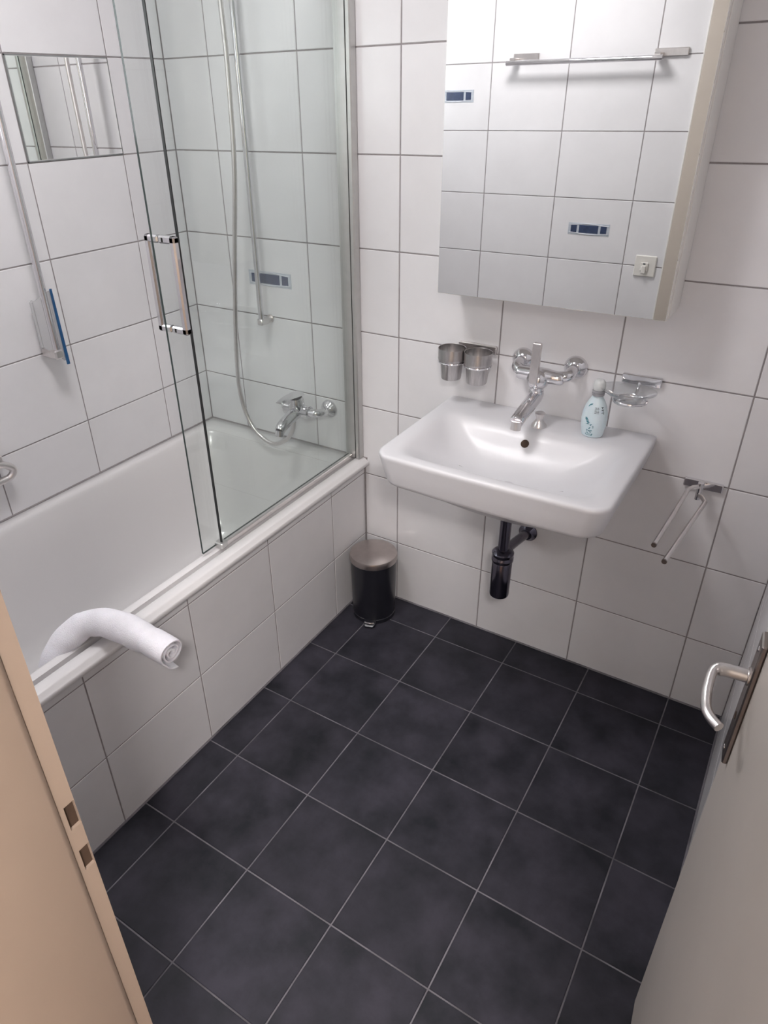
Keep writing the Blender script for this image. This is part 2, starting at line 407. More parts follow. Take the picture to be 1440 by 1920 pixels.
mb.rings([[Vector((x, y, z)) for x, y in prof] for z in (0, 2.06)])
mb.build('reveal', M_JAMB, fr, 30)
MB().bbox((0.60, -1.79, 0), (X0-0.02, -1.664, 2.06), 0.001).build('frame_core', M_JAMB, fr, 0)
MB().bbox((0.625, -1.79, 2.04), (1.42, -1.645, 2.10), 0.002).build('head', M_JAMB, fr, 0)
MB().bbox((1.362, -1.79, 0), (1.42, -1.70, 2.04), 0.002).build('hinge_post', M_JAMB, fr, 0)

E2 = Vector((1.2605, -0.940, 0)); Hn = Vector((1.3163, -1.650, 0))
dx = (Hn-E2).normalized(); nx = Vector((dx.y, -dx.x, 0))  # candidate normal
if nx.x > 0: nx = -nx                                     # points to the camera side (-x)
def D(a, t, z): return E2 + dx*a + nx*t + Vector((0, 0, z))
DW = (Hn-E2).length
dr = thing('door', 'open grey-beige door leaf at the right foreground, nearly edge on', 'door', tuple(D(DW/2, -0.02, 0.008)))
def dbox(a0, a1, t0, t1, z0, z1, c=0.0):
    mb = MB().bbox((a0, t0, z0), (a1, t1, z1), c) if c else MB().box((a0, t0, z0), (a1, t1, z1))
    mb.v = [tuple(D(*p)) for p in mb.v]; return mb
dbox(0, DW, -0.040, 0, 0.008, 2.03, 0.002).build('leaf', M_DOOR, dr, 30)
PA = 0.044; HZ = 0.970
hd = dbox(PA-0.019, PA+0.019, 0.0003, 0.008, HZ-0.156, HZ+0.068, 0.002).build('handle_plate', M_PLATE, dr, 30)
for zz in (HZ-0.140, HZ+0.050):
    mb = MB().lathe([(0.0045, 0), (0.0045, 0.001), (0.003, 0.002)], tuple(D(PA, 0.0075, zz)), tuple(nx), 14); mb.build('screw', M_CHROME, hd)
mb = MB().cyl(tuple(D(PA, 0.0075, HZ-0.075)), tuple(D(PA, 0.0088, HZ-0.075)), 0.006, n=14); mb.build('keyhole_shade', M_HOLE, hd)  # dark disc on the plate in place of the keyhole's inner shade
path = [D(PA, 0.006, HZ), D(PA, 0.025, HZ), D(PA+0.0005, 0.037, HZ), D(PA+0.0045, 0.0475, HZ), D(PA+0.016, 0.0535, HZ), D(PA+0.043, 0.0560, HZ), D(PA+0.066, 0.0565, HZ), D(PA+0.086, 0.0545, HZ-0.001), D(PA+0.101, 0.0475, HZ-0.002), D(PA+0.113, 0.0370, HZ-0.002)]
sp = smooth_path(path, 5)
MB().tube([tuple(p) for p in sp], [0.0095 if i < 14 else max(0.0068, 0.0095-0.0005*(i-14)) for i in range(len(sp))], 16).build('lever', M_SATIN, hd)
MB().lathe([(0.013, 0.0), (0.013, 0.004), (0.011, 0.005)], tuple(D(PA, 0.006, HZ)), tuple(nx), 18).build('collar', M_SATIN, hd)
for zz in (0.30, 1.70):
    mb = MB(); mb.cyl(tuple(D(DW-0.004, 0.006, zz)), tuple(D(DW-0.004, 0.006, zz+0.09)), 0.007, n=12); mb.build('hinge', M_SATIN, dr)

# hallway behind the camera
struct(MB().box((-0.3, -3.2, -0.12), (2.2, -1.80, 0.0)).build('floor_hall', M_WOOD, smooth=0))
hw = MB(); hw.box((-0.3, -3.3, 0), (2.2, -3.2, 2.44)).box((-0.4, -3.3, 0), (-0.3, -1.78, 2.44)).box((2.2, -3.3, 0), (2.3, -1.70, 2.44))
struct(hw.build('wall_hall', M_HALL, smooth=0))
struct(MB().box((1.52, -1.80, 0), (2.2, -1.70, 2.44)).build('wall_hall_side', M_HALL, smooth=0))
struct(MB().box((-0.4, -3.3, 2.44), (2.3, -1.80, 2.54)).build('ceiling_hall', M_PAINT, smooth=0))
hl = thing('hall_lamp', 'round warm ceiling lamp in the hallway behind the camera', 'lamp', (1.65, -2.45, 2.44))
MB().lathe([(0.175, 2.44-0.03), (0.175, 2.4399)], (1.65, -2.45, 0), n=32).build('lamp_base', M_SATIN, hl)
MB().lathe([(0.03, 2.345), (0.10, 2.355), (0.15, 2.380), (0.165, 2.409)], (1.65, -2.45, 0), n=32).build('diffuser', M_HGLOW, hl)

# ceiling lamp of the bathroom
cl = thing('ceiling_lamp', 'round white bathroom ceiling lamp above the tub edge, out of the frame', 'lamp', (LAMP[0], LAMP[1], ZC))
MB().lathe([(LAMP_R+0.015, ZC-0.035), (LAMP_R+0.015, ZC-0.0005)], (LAMP[0], LAMP[1], 0), n=40).build('lamp_base', M_SATIN, cl)
MB().lathe([(0.03, ZC-0.100), (LAMP_R*0.6, ZC-0.090), (LAMP_R*0.9, ZC-0.065), (LAMP_R, ZC-0.0355)], (LAMP[0], LAMP[1], 0), n=40).build('diffuser', M_GLOW, cl)

# ------------------------------------------------------------------ bathtub
tub = thing('bathtub', 'white enamelled bathtub built in behind the tiled front', 'bathtub', (-0.36, -0.83, 0.10))
mb = MB(); R = []
def L_(x0, x1, y0, y1, r, z): R.append(rrect(x0, x1, y0, y1, r, z, 8))
y0, y1 = -1.655, -0.002
L_(-0.720, -0.040, y0, y1, 0.004, 0.40)
L_(-0.720, -0.040, y0, y1, 0.004, RIM-0.002)
L_(-0.718, -0.044, y0+.002, y1-.002, 0.006, RIM)
L_(-0.690, -0.060, y0+0.05, y1-0.045, 0.05, RIM)
L_(-0.684, -0.066, y0+0.058, y1-0.053, 0.06, RIM-0.002)
L_(-0.679, -0.072, y0+0.066, y1-0.062, 0.07, RIM-0.009)
L_(-0.674, -0.078, y0+0.074, y1-0.070, 0.075, RIM-0.022)
L_(-0.660, -0.092, y0+0.11, y1-0.090, 0.09, 0.45)
L_(-0.640, -0.112, y0+0.17, y1-0.115, 0.11, 0.32)
L_(-0.615, -0.135, y0+0.23, y1-0.140, 0.13, 0.21)
L_(-0.590, -0.160, y0+0.27, y1-0.165, 0.14, 0.165)
L_(-0.550, -0.200, y0+0.32, y1-0.21, 0.12, 0.145)
L_(-0.400, -0.350, y0+0.75, y1-0.75, 0.02, 0.140)
mb.rings(R, cap0=False); mb.build('shell', M_ENAMEL, tub, 50)
# profiled front edge: rounded lip, groove, ridge
prof = [(-0.066, 0.545), (-0.067, 0.562), (-0.064, 0.567), (-0.058, 0.569), (-0.044, 0.569), (-0.0395, 0.567), (-0.0385, 0.552),
        (-0.0280, 0.552), (-0.0265, 0.565), (-0.0215, 0.568), (-0.004, 0.5682), (0.004, 0.5675), (0.0085, 0.5650), (0.0110, 0.5610), (0.0175, 0.5575), (0.0190, 0.556), (0.0200, 0.553), (0.0205, 0.547), (0.019, 0.5430), (-0.002, 0.5420), (-0.04, 0.5420)]
MB().rings([[Vector((x, y, z)) for x, z in prof] for y in (-1.655, -0.002)]).build('front_edge', M_ENAMEL, tub, 50)
MB().lathe([(0.026, 0.0), (0.026, 0.003), (0.02, 0.005)], (-0.376, -0.30, 0.1405), n=24).build('drain', M_CHROME, tub)

# ------------------------------------------------------------------ shower screen
ss = thing('shower_screen', 'sliding glass shower screen standing on the tub edge', 'shower screen', (-0.04, -0.38, 0.57))
def pane(x, ya, yb, z0, z1, name):
    t = 0.003; mb = MB()
    mb.box((x-t, ya, z0), (x+t, yb, z1))
    mb.mi = [1, 1, 1, 0, 1, 0]
    return mb.build(name, [M_GLASS, M_EDGE], ss, 0)
ZT = 2.02
pf = pane(-0.038, -0.694, -0.022, 0.583, ZT, 'fixed_pane')
psl = pane(-0.052, -0.757, -0.022, 0.580, ZT, 'sliding_pane')
mb = MB(); mb.box((-0.0415, -0.696, 0.583), (-0.0345, -0.6935, ZT)); mb.build('edge_gasket', M_DARKG, ss, 0)
mb = MB().bbox((-0.060, -0.026, 0.569), (-0.020, -0.0005, ZT), 0.002); mb.build('wall_profile', M_ALU, ss, 30)
mb = MB().bbox((-0.018, -0.030, 0.569), (-0.002, -0.0005, ZT), 0.003); mb.build('cover_profile', M_ALU, ss, 30)
mb = MB().box((-0.0200, -0.0275, 0.571), (-0.0180, -0.004, ZT)); mb.build('profile_seal', M_DARKG, ss, 0)
mb = MB().bbox((-0.0435, -0.694, 0.5695), (-0.0325, -0.027, 0.584), 0.0015); mb.build('bottom_rail', M_SATIN, ss, 30)
mb = MB().box((-0.047, -0.69, 0.5700), (-0.0436, -0.03, 0.5760)); mb.build('rail_seal', M_SEAL, ss, 0)
mb = MB().bbox((-0.058, -0.705, 0.5695), (-0.028, -0.678, 0.589), 0.003); mb.build('guide_block', M_ALU, ss, 30)
mb = MB().bbox((-0.062, -0.745, ZT-0.01), (-0.028, -0.004, ZT+0.03), 0.003); mb.build('top_rail', M_SATIN, ss, 30)
# bow handle, a square loop clamped on both sides of the sliding pane
def hloop(x0, sgn, nm):
    ya, yb, za, zb = -0.756, -0.706, 1.205, 1.405; s = 0.0082
    x1 = x0+sgn*(0.034 if sgn > 0 else 0.026)
    mb = MB()
    def bar(a, b):
        a = [min(p, q)-s for p, q in zip(a, b)], [max(p, q)+s for p, q in zip(a, b)]
        mb.bbox(tuple(a[0]), tuple(a[1]), 0.0035)
    bar((x0, -0.735, za), (x1, -0.735, za)); bar((x0, -0.735, zb), (x1, -0.735, zb)); bar((x1, -0.735, za), (x1, -0.735, zb))
    return mb.build(nm, M_CHROME, psl, 30)
hloop(-0.0490+0.006, 1, 'handle')
hloop(-0.0550-0.006, -1, 'handle')

# ------------------------------------------------------------------ shower set on the back wall
sb = thing('shower_rail', 'chrome vertical shower rail with hand shower behind the glass', 'shower rail', (-0.37, 0, 1.0))
RX = -0.375; RY = -0.050
MB().cyl((RX, RY, 1.004), (RX, RY, 2.10), 0.0095, n=20).build('rail', M_CHROME, sb)
for zz in (1.010, 2.07):
    mb = MB(); mb.bbox((RX-0.012, RY-0.012, zz-0.011), (RX+0.012, RY+0.030, zz+0.011), 0.004)
    mb.cyl((RX, RY+0.028, zz), (RX, -0.001, zz), 0.009); mb.lathe([(0.014, 0), (0.014, 0.004)], (RX, -0.005, zz), (0, 1, 0), 20)
    mb.build('rail_bracket', M_SATIN, sb)
MB().bbox((RX-0.02, RY-0.035, 1.985), (RX+0.02, RY+0.015, 2.025), 0.006).build('slider', M_CHROME, sb, 30)
mb = MB(); mb.tube(smooth_path([(RX-0.004, RY-0.045, 1.955), (RX-0.002, RY-0.055, 2.03), (RX, RY-0.08, 2.12), (RX, RY-0.115, 2.17)], 5), [0.011, 0.011, 0.0115, 0.012, 0.012, 0.012, 0.012, 0.012, 0.012, 0.012, 0.013, 0.014, 0.016, 0.018, 0.02, 0.022][:16], 14)
mb.lathe([(0.02, 0.01), (0.045, 0.0), (0.048, -0.012), (0.042, -0.018)], (RX, RY-0.125, 2.175), (0, 0.5, 0.85), 24)
mb.build('hand_shower', M_CHROME, sb)
hose_pts = [(-0.382, -0.096, 1.955), (-0.378, -0.096, 1.90), (-0.374, -0.097, 1.78), (-0.377, -0.098, 1.62), (-0.386, -0.10, 1.466), (-0.413, -0.10, 1.279), (-0.439, -0.10, 1.091), (-0.458, -0.10, 0.924),
            (-0.466, -0.10, 0.786), (-0.449, -0.10, 0.686), (-0.407, -0.10, 0.615), (-0.336, -0.10, 0.582), (-0.272, -0.10, 0.609), (-0.239, -0.098, 0.650), (-0.230, -0.096, 0.685), (-0.228, -0.095, 0.70)]
hp = smooth_path(hose_pts, 14)
mb = MB(); mb.tube(hp, [0.0072*(1+(0.07 if i % 2 else -0.03)) for i in range(len(hp))], 12)
tag(mb.build('shower_hose', M_SATIN, base=(-0.23, -0.095, 0.70)), 'silvery shower hose hanging in a long loop behind the glass', 'hose')

sm = thing('bath_mixer', 'chrome bath mixer tap on the wall above the tub', 'tap', (-0.217, 0, 0.725))
CX, CY, CZ = -0.222, -0.078, 0.728
for x in (-0.142, -0.292):
    MB().lathe([(0.033, 0.0), (0.0325, 0.004), (0.029, 0.010), (0.018, 0.018), (0.015, 0.022)], (x, -0.0008, 0.722), (0, -1, 0), 28).build('rosette', M_CHROME, sm)
    s = 1 if x > CX else -1
    MB().tube(smooth_path([(x, -0.02, 0.722), (x, -0.050, 0.724), (x-s*0.010, -0.070, 0.727), (x-s*0.040, CY, CZ)], 5), 0.0145, 16).build('union', M_CHROME, sm)
mb = MB(); mb.cyl((CX-0.050, CY, CZ), (CX+0.050, CY, CZ), 0.0225, n=24)
mb.lathe([(0.026, 0), (0.0285, 0.012), (0.0285, 0.046), (0.024, 0.058)], (CX, CY-0.002, CZ-0.006), (0, -0.15, 1), 24)
mb.build('body', M_CHROME, sm)
mb = MB()
pts = smooth_path([(CX, CY-0.005, CZ-0.004), (CX-0.002, CY-0.04, CZ-0.012), (CX-0.004, CY-0.085, CZ-0.028), (CX-0.005, CY-0.100, CZ-0.040)], 5)
mb.tube(pts, [0.0235-0.006*i/len(pts) for i in range(len(pts))], 18); mb.cyl((CX-0.005, CY-0.100, CZ-0.038), (CX-0.005, CY-0.103, CZ-0.058), 0.0155, n=18)
mb.build('spout', M_CHROME, sm)
mb = MB(); mb.cyl((CX-0.006, CY-0.018, CZ-0.022), (CX-0.006, CY-0.018, CZ-0.036), 0.0085, n=12); mb.build('hose_nipple', M_CHROME, sm)
lv = [((CX-0.020, CX+0.020), CY+0.018, CZ+0.054, CZ+0.064), ((CX-0.021, CX+0.021), CY-0.015, CZ+0.058, CZ+0.068), ((CX-0.017, CX+0.017), CY-0.060, CZ+0.062, CZ+0.070), ((CX-0.014, CX+0.014), CY-0.100, CZ+0.058, CZ+0.064)]
MB().rings([[Vector((a, y, z0)), Vector((b, y, z0)), Vector((b*0.8+a*0.2, y, z1)), Vector((a*0.8+b*0.2, y, z1))] for (a, b), y, z0, z1 in lv]).build('lever', M_CHROME, sm, 30)

# ------------------------------------------------------------------ left wall: rail, squeegee, grab bar, mirror tile
lr = thing('slide_rail', 'thin chrome vertical rail on the left wall beside the mirror tile', 'rail', (XL, -0.64, 1.0))
LX, LY = -0.668, -0.645
MB().cyl((LX, LY, 1.018), (LX, LY, 2.10), 0.0105, n=18).build('rail', M_CHROME, lr)
for zz in (1.022, 2.06):
    mb = MB(); mb.bbox((XL+0.001, LY-0.017, zz-0.014), (LX+0.014, LY+0.015, zz+0.013), 0.004); mb.build('rail_bracket', M_SATIN, lr, 30)
sq = thing('squeegee', 'blue and frosted plastic squeegee hanging on the left wall rail', 'squeegee', (-0.65, -0.63, 1.0))
mb = MB(); mb.rings([[Vector(p) for p in q] for q in (
    [(-0.652, -0.634, 0.988), (-0.648, -0.634, 0.988), (-0.648, -0.625, 0.988), (-0.652, -0.625, 0.988)],
    [(-0.652, -0.634, 1.210), (-0.648, -0.634, 1.210), (-0.648, -0.628, 1.210), (-0.652, -0.628, 1.210)])]).build('rubber_blade', M_RUB, sq, 0)
MB().bbox((-0.658, -0.6385, 1.000), (-0.6525, -0.629, 1.205), 0.001).build('blade_clip', M_CLRP, sq, 30)
MB().bbox((-0.700, -0.677, 1.040), (-0.690, -0.664, 1.180), 0.004).build('grip', M_CLRP, sq, 30)
MB().rings([[Vector((-0.692, -0.672, z0)), Vector((-0.689, -0.667, z0)), Vector((-0.6575, -0.631, z1)), Vector((-0.6585, -0.638, z1))] for z0, z1 in ((1.045, 1.003), (1.175, 1.203))]).build('web', M_CLRP, sq, 0)

gb = thing('grab_bar', 'chrome grab bar cut off by the left picture edge, low over the tub', 'grab bar', (XL, -0.95, 0.75))
mb = MB(); mb.bbox((XL+0.0005, -0.99, 0.752), (XL+0.012, -0.885, 0.792), 0.004); mb.bbox((XL+0.011, -0.94, 0.760), (XL+0.040, -0.890, 0.785), 0.005); mb.build('wall_mount', M_SATIN, gb, 30)
mb = MB(); mb.tube(smooth_path([(XL+0.030, -0.925, 0.765), (XL+0.036, -0.890, 0.750), (XL+0.040, -0.872, 0.730), (XL+0.038, -0.885, 0.710), (XL+0.034, -0.930, 0.705), (XL+0.034, -1.20, 0.700)], 8), 0.0105, 16); mb.build('bar', M_SATIN, gb)

mt = thing('mirror_tile', 'square mirror tile set into the left wall above the tub', 'mirror', (XL, -0.39, 1.53))
MB().bbox((XL-0.0012, YL[2]+0.004, ZR[zi]+0.004), (XL+0.003, YL[1]-0.004, ZR[zi+1]-0.004), 0.0012).build('mirror_glass', M_MIRROR, mt, 0)
mb = MB(); a0, a1, b0, b1 = YL[2]+0.001, YL[1]-0.001, ZR[zi]+0.001, ZR[zi+1]-0.001; s = 0.0032
mb.box((XL-0.0012, a0, b0), (XL+0.0015, a1, b0+s)).box((XL-0.0012, a0, b1-s), (XL+0.0015, a1, b1)).box((XL-0.0012, a0, b0), (XL+0.0015, a0+s, b1)).box((XL-0.0012, a1-s, b0), (XL+0.0015, a1, b1))
mb.build('dark_edge', M_SEAL, mt, 0)

# ------------------------------------------------------------------ rolled towel over the tub edge (spiral cloth swept on a curve)
def towel():
    path = smooth_path([(0.186, -1.101, 0.597), (0.140, -1.099, 0.599), (0.088, -1.101, 0.604), (0.030, -1.108, 0.6125), (-0.020, -1.122, 0.6135),
                        (-0.055, -1.150, 0.604), (-0.078, -1.185, 0.582), (-0.088, -1.215, 0.552), (-0.092, -1.235, 0.520)], 7)
    n = len(path); rad = []
    for i in range(n):
        t = i/(n-1)
        rad.append(0.0350 + 0.005*math.sin(PI*min(1, t*1.5)) if t < 0.62 else 0.0385*(1-0.15*(t-0.62)/0.38))
    turns = 2.9; k = 84
    def ring(i):
        t = i/(n-1); p = path[i]; a = path[max(0, i-1)]; b = path[min(n-1, i+1)]; tg = (b-a).normalized()
        up = Vector((0, 0, 1)); up = (up-tg*up.dot(tg)).normalized(); sd = tg.cross(up)
        out = []; inn = []
        for j in range(k+1):
            s = j/k; th = -turns*2*PI*s + 4.9
            r = rad[i]*(1-0.80*s)
            r *= 1 + 0.035*math.sin(3*th+6*t) + 0.025*math.sin(19*t+2*th) + 0.02*math.sin(41*t+th)*math.sin(PI*t)
            if s < 0.045: r *= 1+(0.10+0.45*max(0, 1-t*5))*(0.045-s)/0.045
            r *= 1 - 0.16*math.exp(-((t-0.34)/0.045)**2)*max(0, math.cos(th-5.3))**2 - 0.13*math.exp(-((t-0.60)/0.05)**2)*max(0, math.cos(th-4.2))**2 - 0.08*math.exp(-((t-0.20)/0.02)**2)
            sq = 1 - 0.10*(0.5-0.5*math.sin(th))*(1 if 0.3 < t < 0.7 else 0.3)
            w = rad[i]*0.09
            for lst, rr in ((out, r), (inn, max(0.0015, r-w))):
                lst.append(p + sd*math.cos(th)*rr*1.04 + up*math.sin(th)*rr*sq)
        return out+inn[::-1]
    mb = MB(); R = [ring(i) for i in range(n)]
    mb.rings(R, cap0=False, cap1=False)
    m = 2*(k+1)
    for end, base in ((0, 0), (1, (n-1)*m)):
        for j in range(k):
            q = (base+j, base+j+1, base+m-2-j, base+m-1-j)
            mb.face(q if end else q[::-1])
    return mb.build('rolled_towel', M_TOWEL, base=(0.0, -1.11, 0.57), smooth=80)
tw = tag(towel(), 'white rolled bath towel draped over the tub edge', 'towel')

# ------------------------------------------------------------------ wash basin
bs = thing('wash_basin', 'white ceramic wall-hung wash basin under the mirror cabinet', 'sink', (0.63, 0, 0.70))
BX0, BX1 = 0.328, 0.938; BY0, BY1 = -0.470, -0.0008; ZB = 0.866
R = []
def B_(x0, x1, y0, r, z, y1=BY1, bow=0.012, rb=0.006):
    R.append(rrect(x0, x1, y0, y1, [rb, rb, r, r], z, 8, bow))
B_(0.480, 0.790, -0.31, 0.10, 0.700, y1=-0.02, bow=0.02, rb=0.05)
B_(0.455, 0.815, -0.345, 0.10, 0.704, y1=-0.01, bow=0.02, rb=0.04)
B_(0.420, 0.850, -0.385, 0.10, 0.730, bow=0.014)
B_(0.385, 0.882, -0.425, 0.08, 0.762, bow=0.010)
B_(0.368, 0.898, -0.440, 0.060, 0.771, bow=0.009)
B_(0.352, 0.914, -0.4525, 0.050, 0.7735, bow=0.009)
B_(0.346, 0.920, -0.4570, 0.048, 0.778, bow=0.009)
B_(0.3425, 0.9235, -0.4600, 0.047, 0.787, bow=0.009)
B_(BX0+0.006, BX1-0.006, BY0+0.005, 0.046, 0.825, bow=0.009)
B_(BX0+0.0005, BX1-0.0005, BY0+0.001, 0.045, 0.852, bow=0.009)
B_(BX0, BX1, BY0, 0.045, 0.858, bow=0.009)
B_(BX0+0.0015, BX1-0.0015, BY0+0.0015, 0.044, 0.8625, bow=0.009)
B_(BX0+0.005, BX1-0.005, BY0+0.005, 0.042, 0.8653, y1=-0.003, bow=0.009)
B_(BX0+0.010, BX1-0.010, BY0+0.010, 0.040, ZB, y1=-0.006, bow=0.009)
# bowl, all inside the rim
def I_(m, back, z, r, fr_=None):
    f = m if fr_ is None else fr_
    R.append(rrect(BX0+m, BX1-m, BY0+f, back, [r*0.8, r*0.8, r, r], z, 8, 0.010))
I_(0.030, -0.112, ZB-0.0000, 0.050, 0.026)
I_(0.038, -0.120, ZB-0.0012, 0.052, 0.033)
I_(0.047, -0.129, ZB-0.0040, 0.054, 0.040)
I_(0.057, -0.139, ZB-0.0110, 0.058, 0.049)
I_(0.070, -0.150, ZB-0.0230, 0.063, 0.060)
I_(0.085, -0.163, ZB-0.0390, 0.070, 0.074)
I_(0.104, -0.178, ZB-0.0560, 0.079, 0.090)
I_(0.128, -0.195, ZB-0.0720, 0.080, 0.110)
I_(0.158, -0.214, ZB-0.0860, 0.068, 0.132)
I_(0.198, -0.238, ZB-0.0950, 0.045, 0.154)
I_(0.240, -0.260, ZB-0.1000, 0.022, 0.168)
I_(0.285, -0.284, ZB-0.1020, 0.004, 0.180)
MB().rings(R).build('bowl', M_CERAM, bs, 60)
MB().lathe([(0.0115, 0.0), (0.0115, 0.0015), (0.0085, 0.0018)], (0.628, -0.1575, ZB-0.0325), (0, -0.76, 0.64), 24).build('overflow_shade', M_HOLE, bs)  # dark disc laid on the slope, painted shade of the overflow opening
MB().lathe([(0.023, 0.0), (0.023, 0.002), (0.019, 0.004)], (0.633, -0.287, ZB-0.1018), n=24).build('drain', M_CHROME, bs)
MB().lathe([(0.0215, 0.0), (0.021, 0.004), (0.0145, 0.013), (0.0100, 0.021), (0.0100, 0.025), (0.0135, 0.035), (0.0145, 0.039), (0.012, 0.041)], (0.641, -0.096, ZB), n=28).build('pull_knob', M_SATIN, bs)

# siphon under the basin
tr = thing('bottle_trap', 'dark chrome bottle trap with outlet pipe under the basin', 'pipe', (0.61, 0, 0.33))
TX, TY = 0.612, -0.200
MB().lathe([(0.0165, 0.0), (0.0165, 0.26)], (TX, TY, 0.470), n=24).build('inlet_pipe', M_TRAP, tr)
MB().lathe([(0.022, 0.0), (0.0285, 0.004), (0.030, 0.010), (0.030, 0.125), (0.0285, 0.128)], (TX, TY, 0.335), n=32).build('cup', M_TRAP, tr)
MB().lathe([(0.031, 0.0), (0.0325, 0.003), (0.0325, 0.014), (0.030, 0.017), (0.030, 0.021), (0.0325, 0.024), (0.0325, 0.030), (0.027, 0.036), (0.020, 0.040)], (TX, TY, 0.4635), n=32).build('nut', M_TRAP, tr)
MB().tube([(TX+0.001, TY+0.022, 0.490), (TX+0.003, -0.10, 0.476), (TX+0.006, -0.004, 0.456)], 0.0145, 18).build('outlet_pipe', M_TRAP, tr)
MB().lathe([(0.030, 0.0), (0.030, 0.004), (0.022, 0.012), (0.018, 0.020)], (TX+0.006, -0.0008, 0.456), (0, -1, 0), 28).build('wall_rosette', M_TRAP, tr)

# basin mixer
bm_ = thing('basin_mixer', 'chrome wall-mounted mixer tap with upright lever above the basin', 'tap', (0.62, 0, 1.0))
for x in (0.545, 0.695):
    MB().lathe([(0.033, 0.0), (0.0325, 0.004), (0.029, 0.011), (0.018, 0.019), (0.014, 0.022)], (x, -0.0008, 1.016), (0, -1, 0), 28).build('rosette', M_CHROME, bm_)
    s = 1 if x > 0.62 else -1
    mb = MB(); mb.tube(smooth_path([(x, -0.020, 1.016), (x, -0.040, 1.014), (x-s*0.004, -0.056, 1.008), (x-s*0.030, -0.066, 1.002)], 5), 0.0155, 16); mb.build('union', M_CHROME, bm_)
mb = MB()
mb.lathe([(0.010, 0.0), (0.0175, 0.004), (0.0195, 0.010), (0.0195, 0.050), (0.022, 0.060), (0.022, 0.085), (0.019, 0.100), (0.0175, 0.128), (0.013, 0.133)], (0.553, -0.067, 1.001), (1, 0, 0), 28)
mb.ball((0.617, -0.074, 0.992), 0.0315, 20, (1, 1, 0.95))
mb.build('body', M_CHROME, bm_)
MB().lathe([(0.0185, 0.0), (0.0205, 0.003), (0.0205, 0.010), (0.0185, 0.012), (0.0185, 0.020)], (0.617, -0.077, 0.951), n=24).build('neck_ring', M_CHROME, bm_)
mb = MB(); pts = smooth_path([(0.617, -0.077, 0.955), (0.617, -0.084, 0.944), (0.616, -0.110, 0.936), (0.615, -0.150, 0.927), (0.614, -0.195, 0.917), (0.614, -0.206, 0.913)], 6)
mb.tube(pts, [0.0215-0.0035*i/len(pts) for i in range(len(pts))], 20); mb.build('spout', M_CHROME, bm_)
MB().cyl((0.614, -0.203, 0.915), (0.614, -0.206, 0.892), 0.0140, n=20).build('aerator', M_SATIN, bm_)
mb = MB(); mb.rings([[Vector((x, y, z)) for x, y in q] for z, q in (
    (0.990, [(0.605, -0.112), (0.625, -0.112), (0.625, -0.098), (0.605, -0.098)]),
    (1.000, [(0.604, -0.114), (0.626, -0.114), (0.626, -0.100), (0.604, -0.100)]),
    (1.098, [(0.604, -0.110), (0.626, -0.110), (0.626, -0.097), (0.604, -0.097)]),
    (1.100, [(0.606, -0.108), (0.624, -0.108), (0.624, -0.099), (0.606, -0.099)]))]).build('lever', M_SATIN, bm_, 30)

# soap bottle
BTX, BTY = 0.784, -0.080
sbt = thing('soap_bottle', 'pale blue liquid soap bottle with white cap on the basin ledge', 'bottle', (BTX, BTY, ZB))
prof = [(0.024, 0.0), (0.0275, 0.002), (0.029, 0.008), (0.0325, 0.030), (0.034, 0.048), (0.0325, 0.066), (0.028, 0.084), (0.021, 0.099), (0.0155, 0.108), (0.0135, 0.112), (0.0135, 0.116)]
MB().lathe(prof, (BTX, BTY, ZB), n=36, sx=1.0, sy=0.78).build('bottle_body', M_BOTTLE, sbt)
MB().lathe([(0.0155, 0.1145), (0.016, 0.116), (0.016, 0.121), (0.0145, 0.122), (0.016, 0.1235), (0.016, 0.128), (0.014, 0.129)], (BTX, BTY, ZB), n=28).build('collar', M_COLLAR, sbt)
MB().lathe([(0.0135, 0.1285), (0.0155, 0.132), (0.016, 0.140), (0.0145, 0.150), (0.010, 0.156), (0.004, 0.158)], (BTX, BTY, ZB), n=28).build('cap', M_CAPW, sbt)
def surf(ang, z):
    for i in range(len(prof)-1):
        if prof[i][1] <= z <= prof[i+1][1]:
            u = (z-prof[i][1])/(prof[i+1][1]-prof[i][1]); r = prof[i][0]*(1-u)+prof[i+1][0]*u + 0.0004
            return Vector((BTX+r*math.cos(ang), BTY+0.78*r*math.sin(ang), ZB+z))
def patch(mb, ang, z, w_, h_, rot=0, n=2, leaf=False):
    pts = []
    shp = [(-.5, 0), (-.2, .5), (.2, .42), (.5, 0), (.2, -.42), (-.2, -.5)] if leaf else [(-.5, -.5), (.5, -.5), (.5, .5), (-.5, .5)]
    for a, b in shp:
        x = a*w_*math.cos(rot)-b*h_*math.sin(rot); y = a*w_*math.sin(rot)+b*h_*math.cos(rot)
        pts.append(surf(ang+x/0.031, z+y))
    n0 = len(mb.v); mb.v += [tuple(p) for p in pts]; mb.face(range(n0, n0+len(pts)))
A0 = math.atan2(-1.77, 0.41)
mb = MB()
for i, zz in enumerate((0.086, 0.0825, 0.079, 0.0755, 0.072)):
    for (a, b) in ((-0.013, -0.006), (-0.0055, -0.001)):
        ww = (b-a)*(1.0 if i % 2 else 0.85); patch(mb, A0+0.30+(a+ww/2)/0.031, zz, ww, 0.0013)
for j in range(3):
    patch(mb, A0+0.62, 0.088-j*0.007, 0.008, 0.0016, rot=0.1*j); patch(mb, A0+0.60+0.05*j, 0.0855-j*0.007, 0.0022, 0.003, rot=0.4)
mb.build('label_print', M_INK, sbt, 0)['kind'] = 'stuff'
mb = MB(); rr = random.Random(8)
for (da, zz, w_, h_, rt) in ((-0.62, 0.052, 0.016, 0.007, -0.9), (-0.50, 0.046, 0.012, 0.005, -0.5), (-0.72, 0.090, 0.012, 0.004, 0.9), (-0.55, 0.093, 0.010, 0.004, 0.4)): patch(mb, A0+da, zz, w_, h_, rt, leaf=True)
